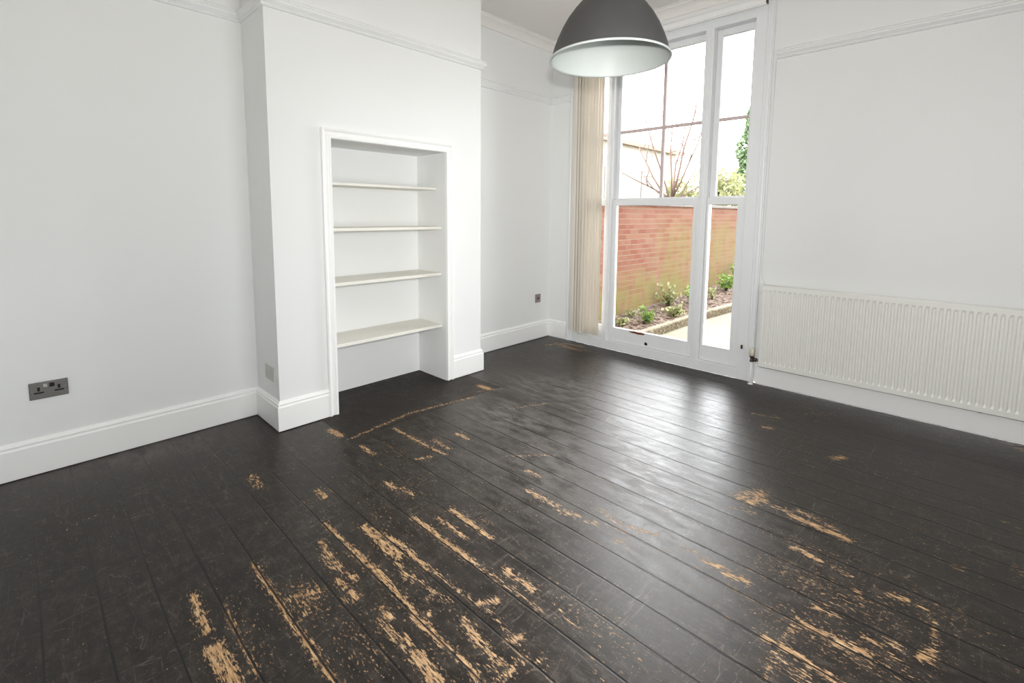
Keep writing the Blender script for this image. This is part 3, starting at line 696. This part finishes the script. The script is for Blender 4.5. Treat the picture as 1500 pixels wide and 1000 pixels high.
sh = empty('lean_to', (-2.6, 7.2, -.25)); tag(sh, 'low orange-roofed outbuilding showing above the wall left of the tree', 'shed')
MB().box(-4.2, -2.3, 5.9, 8.1, -.25, 1.55).build('shed_wall', M_brick, sh)
b = MB(); b.add([(-2.2, 5.8, 1.55), (-2.2, 8.2, 1.55), (-4.2, 8.2, 2.25), (-4.2, 5.8, 2.25), (-2.2, 5.8, 1.48), (-2.2, 8.2, 1.48), (-4.2, 8.2, 2.18), (-4.2, 5.8, 2.18)], [(0,1,2,3),(4,7,6,5),(0,4,5,1),(2,6,7,3),(0,3,7,4),(1,5,6,2)])
b.build('roof', M_tile, sh)
MB().tube([(-2.15, 5.8, 1.52), (-2.15, 8.2, 1.52)], .05, 8).build('gutter', M_grey, sh)

# plants in the bed, each its own thing
M_stem = paint('plant_stem', oc(.3, .35, .12), .7, .1, 20, .1, 60)
def bed_plant(x, y, z, h, r, mat, label, n, size, seed):
    rng = random.Random(seed); o = empty('bed_plant', (x, y, z)); tag(o, label, 'plant', 'young plants in the garden bed')
    st = MB(); lf = MB()
    for k in range(max(4, n//14)):
        a = rng.uniform(0, 2*PI); q = r*rng.uniform(.2, 1); tip = Vector((x+q*math.cos(a), y+q*math.sin(a), z+h*rng.uniform(.45, 1)))
        mid = Vector((x+.4*q*math.cos(a), y+.4*q*math.sin(a), z+.5*(tip.z-z)))
        st.tube([(x, y, z-.02), mid, tip], [.005, .004, .002], 5)
        def samp():
            f_ = rng.uniform(.25, 1); c = Vector((x, y, z)).lerp(mid, min(1, 2*f_)) if f_ < .5 else mid.lerp(tip, 2*f_-1)
            return c + Vector((rng.gauss(0, .018), rng.gauss(0, .018), rng.gauss(0, .014)))
        leaves(lf, rng, 14, samp, size)
    st.build('stem', M_stem, o); lf.build('leaf', mat, o)
for a in ((.17, 5.05, -.15, .24, .16, M_leafB, 'bright green leafy clump nearest the window at the front of the bed', 170, .034, 1),
          (.22, 5.75, -.14, .22, .17, M_leafY, 'yellow-green sprawling plant right against the kerb, middle of the bed', 150, .034, 2),
          (-.10, 6.25, -.09, .38, .22, M_leafY, 'taller yellowish shrub against the mossy brick wall', 220, .038, 3),
          (.08, 6.75, -.09, .30, .18, M_leafB, 'green plant just left of the centre mullion, behind the sprawling one', 170, .036, 8),
          (.02, 8.35, -.06, .34, .24, M_leafB, 'bright green plant in the bed seen through the right-hand pane', 220, .042, 4),
          (-.02, 9.25, -.04, .44, .26, M_leafB, 'large bright green plant furthest along the bed', 240, .044, 5),
          (.12, 7.45, -.10, .20, .13, M_leafY, 'small pale plant at the right edge of the centre mullion, near the kerb', 90, .032, 6),
          (-.12, 5.15, -.12, .12, .12, M_leafY, 'low pale weeds at the near foot of the brick wall', 90, .026, 7),
          (.02, 4.62, -.13, .13, .12, M_leafY, 'small ragged weed closest to the sill at the bottom of the big pane', 90, .028, 9)):
    bed_plant(*a)
rng = random.Random(5)
def lit():
    y = 3.55 + 7.0*rng.random()**1.3; xk = kerb_x(y)-.06; q = rng.random(); x = XW+.07+(xk-XW-.12)*q
    return (x, y, -.16*q + (-.13+.022*max(0, min(y-4, 6)))*(1-q) + .02)
tag(leaves(MB(), rng, 1900, lit, .032, 1).build('leaf_litter', M_litter), 'scattered dead leaves on the soil of the bed', 'leaves', kind='stuff')

# ------------------------------------------------------------------ light
w = bpy.data.worlds.new('overcast_sky'); bpy.context.scene.world = w; w.use_nodes = True
nt = w.node_tree; bg = nt.nodes['Background']
tc = nt.nodes.new('ShaderNodeTexCoord'); sx = nt.nodes.new('ShaderNodeSeparateXYZ'); cr = nt.nodes.new('ShaderNodeValToRGB'); mr_ = nt.nodes.new('ShaderNodeMapRange'); mr_.inputs[1].default_value = -.35; mr_.inputs[2].default_value = .55
nt.links.new(tc.outputs['Generated'], sx.inputs[0]); nt.links.new(sx.outputs[0], mr_.inputs[0]); nt.links.new(mr_.outputs[0], cr.inputs[0]); nt.links.new(cr.outputs[0], bg.inputs[0])
cr.color_ramp.elements[0].color = (.98, .985, 1.0, 1); cr.color_ramp.elements[1].color = (.44, .442, .44, 1)   # sky dimmed on the unseen right, easing light on the chimney breast
bg.inputs[1].default_value = SKY
def lamp_light(name, typ, loc, energy, **kw):
    l = bpy.data.lights.new(name, typ); l.energy = energy
    for k, v in kw.items(): setattr(l, k, v)
    o = bpy.data.objects.new(name, l); COL.objects.link(o); o.location = loc
    return o
po = lamp_light('window_portal', 'AREA', (1.18, L+.32, 1.45), 1, shape='RECTANGLE', size=1.75, size_y=2.9)
po.rotation_euler = (PI/2, 0, PI); po.data.cycles.is_portal = True
p2 = lamp_light('fill_window_portal', 'AREA', (XR+.13, (WY0+WY1)/2, (WZ0+WZ1)/2), 1, shape='RECTANGLE', size=WY1-WY0, size_y=WZ1-WZ0)
p2.rotation_euler = (PI/2, 0, PI/2); p2.data.cycles.is_portal = True

cam = bpy.data.cameras.new('camera'); co = bpy.data.objects.new('camera', cam); COL.objects.link(co)
Rm = Matrix(((0.711481, 0.702677, 0.006385), (-0.078452, 0.070399, 0.994429), (-0.698313, 0.708018, -0.105214)))            # rows: right, up, forward
co.matrix_world = Matrix.Translation(CAMP) @ Matrix((Rm[0], Rm[1], -Rm[2])).transposed().to_4x4()
cam.sensor_width = 36; cam.lens = 706.02*36/1500
cam.shift_x = (750-735.01)/1500; cam.shift_y = (389.26-500)/1500
cam.clip_start = .02; cam.clip_end = 200
bpy.context.scene.camera = co

CP = Vector(CAMP)
fo = lamp_light('camera_flash', 'SPOT', CP + Vector((.015, .015, .115)), FLASH, shadow_soft_size=.02, spot_size=math.radians(FCONE), spot_blend=1.0, color=(1, .995, .98))
fo.rotation_euler = (-(Vector(FAIM) - fo.location)).to_track_quat('Z', 'Y').to_euler()
bo = lamp_light('bounced_flash', 'SPOT', CP + Vector((.05, -.05, .17)), BOUNCE, shadow_soft_size=.04, spot_size=math.radians(BCONE), spot_blend=.9, color=(1, .92, .85))
bo.rotation_euler = (-Vector(BAIM)).to_track_quat('Z', 'Y').to_euler()
sc = bpy.context.scene
sc.view_settings.view_transform = 'Standard'; sc.view_settings.look = 'None'; sc.view_settings.exposure = EXPO; sc.view_settings.gamma = 1
sc.cycles.max_bounces = 10; sc.cycles.diffuse_bounces = 6; sc.cycles.transparent_max_bounces = 12; sc.cycles.sample_clamp_indirect = 8
sc.cycles.caustics_reflective = False; sc.cycles.caustics_refractive = False

vs_ = sc.view_settings; vs_.use_curve_mapping = True          # gentle photographic toe
cm = vs_.curve_mapping; cv = cm.curves[3]
for x_, y_ in ((.02, .0125), (.06, .042), (.14, .118), (.30, .285)): cv.points.new(x_, y_)
cm.update()
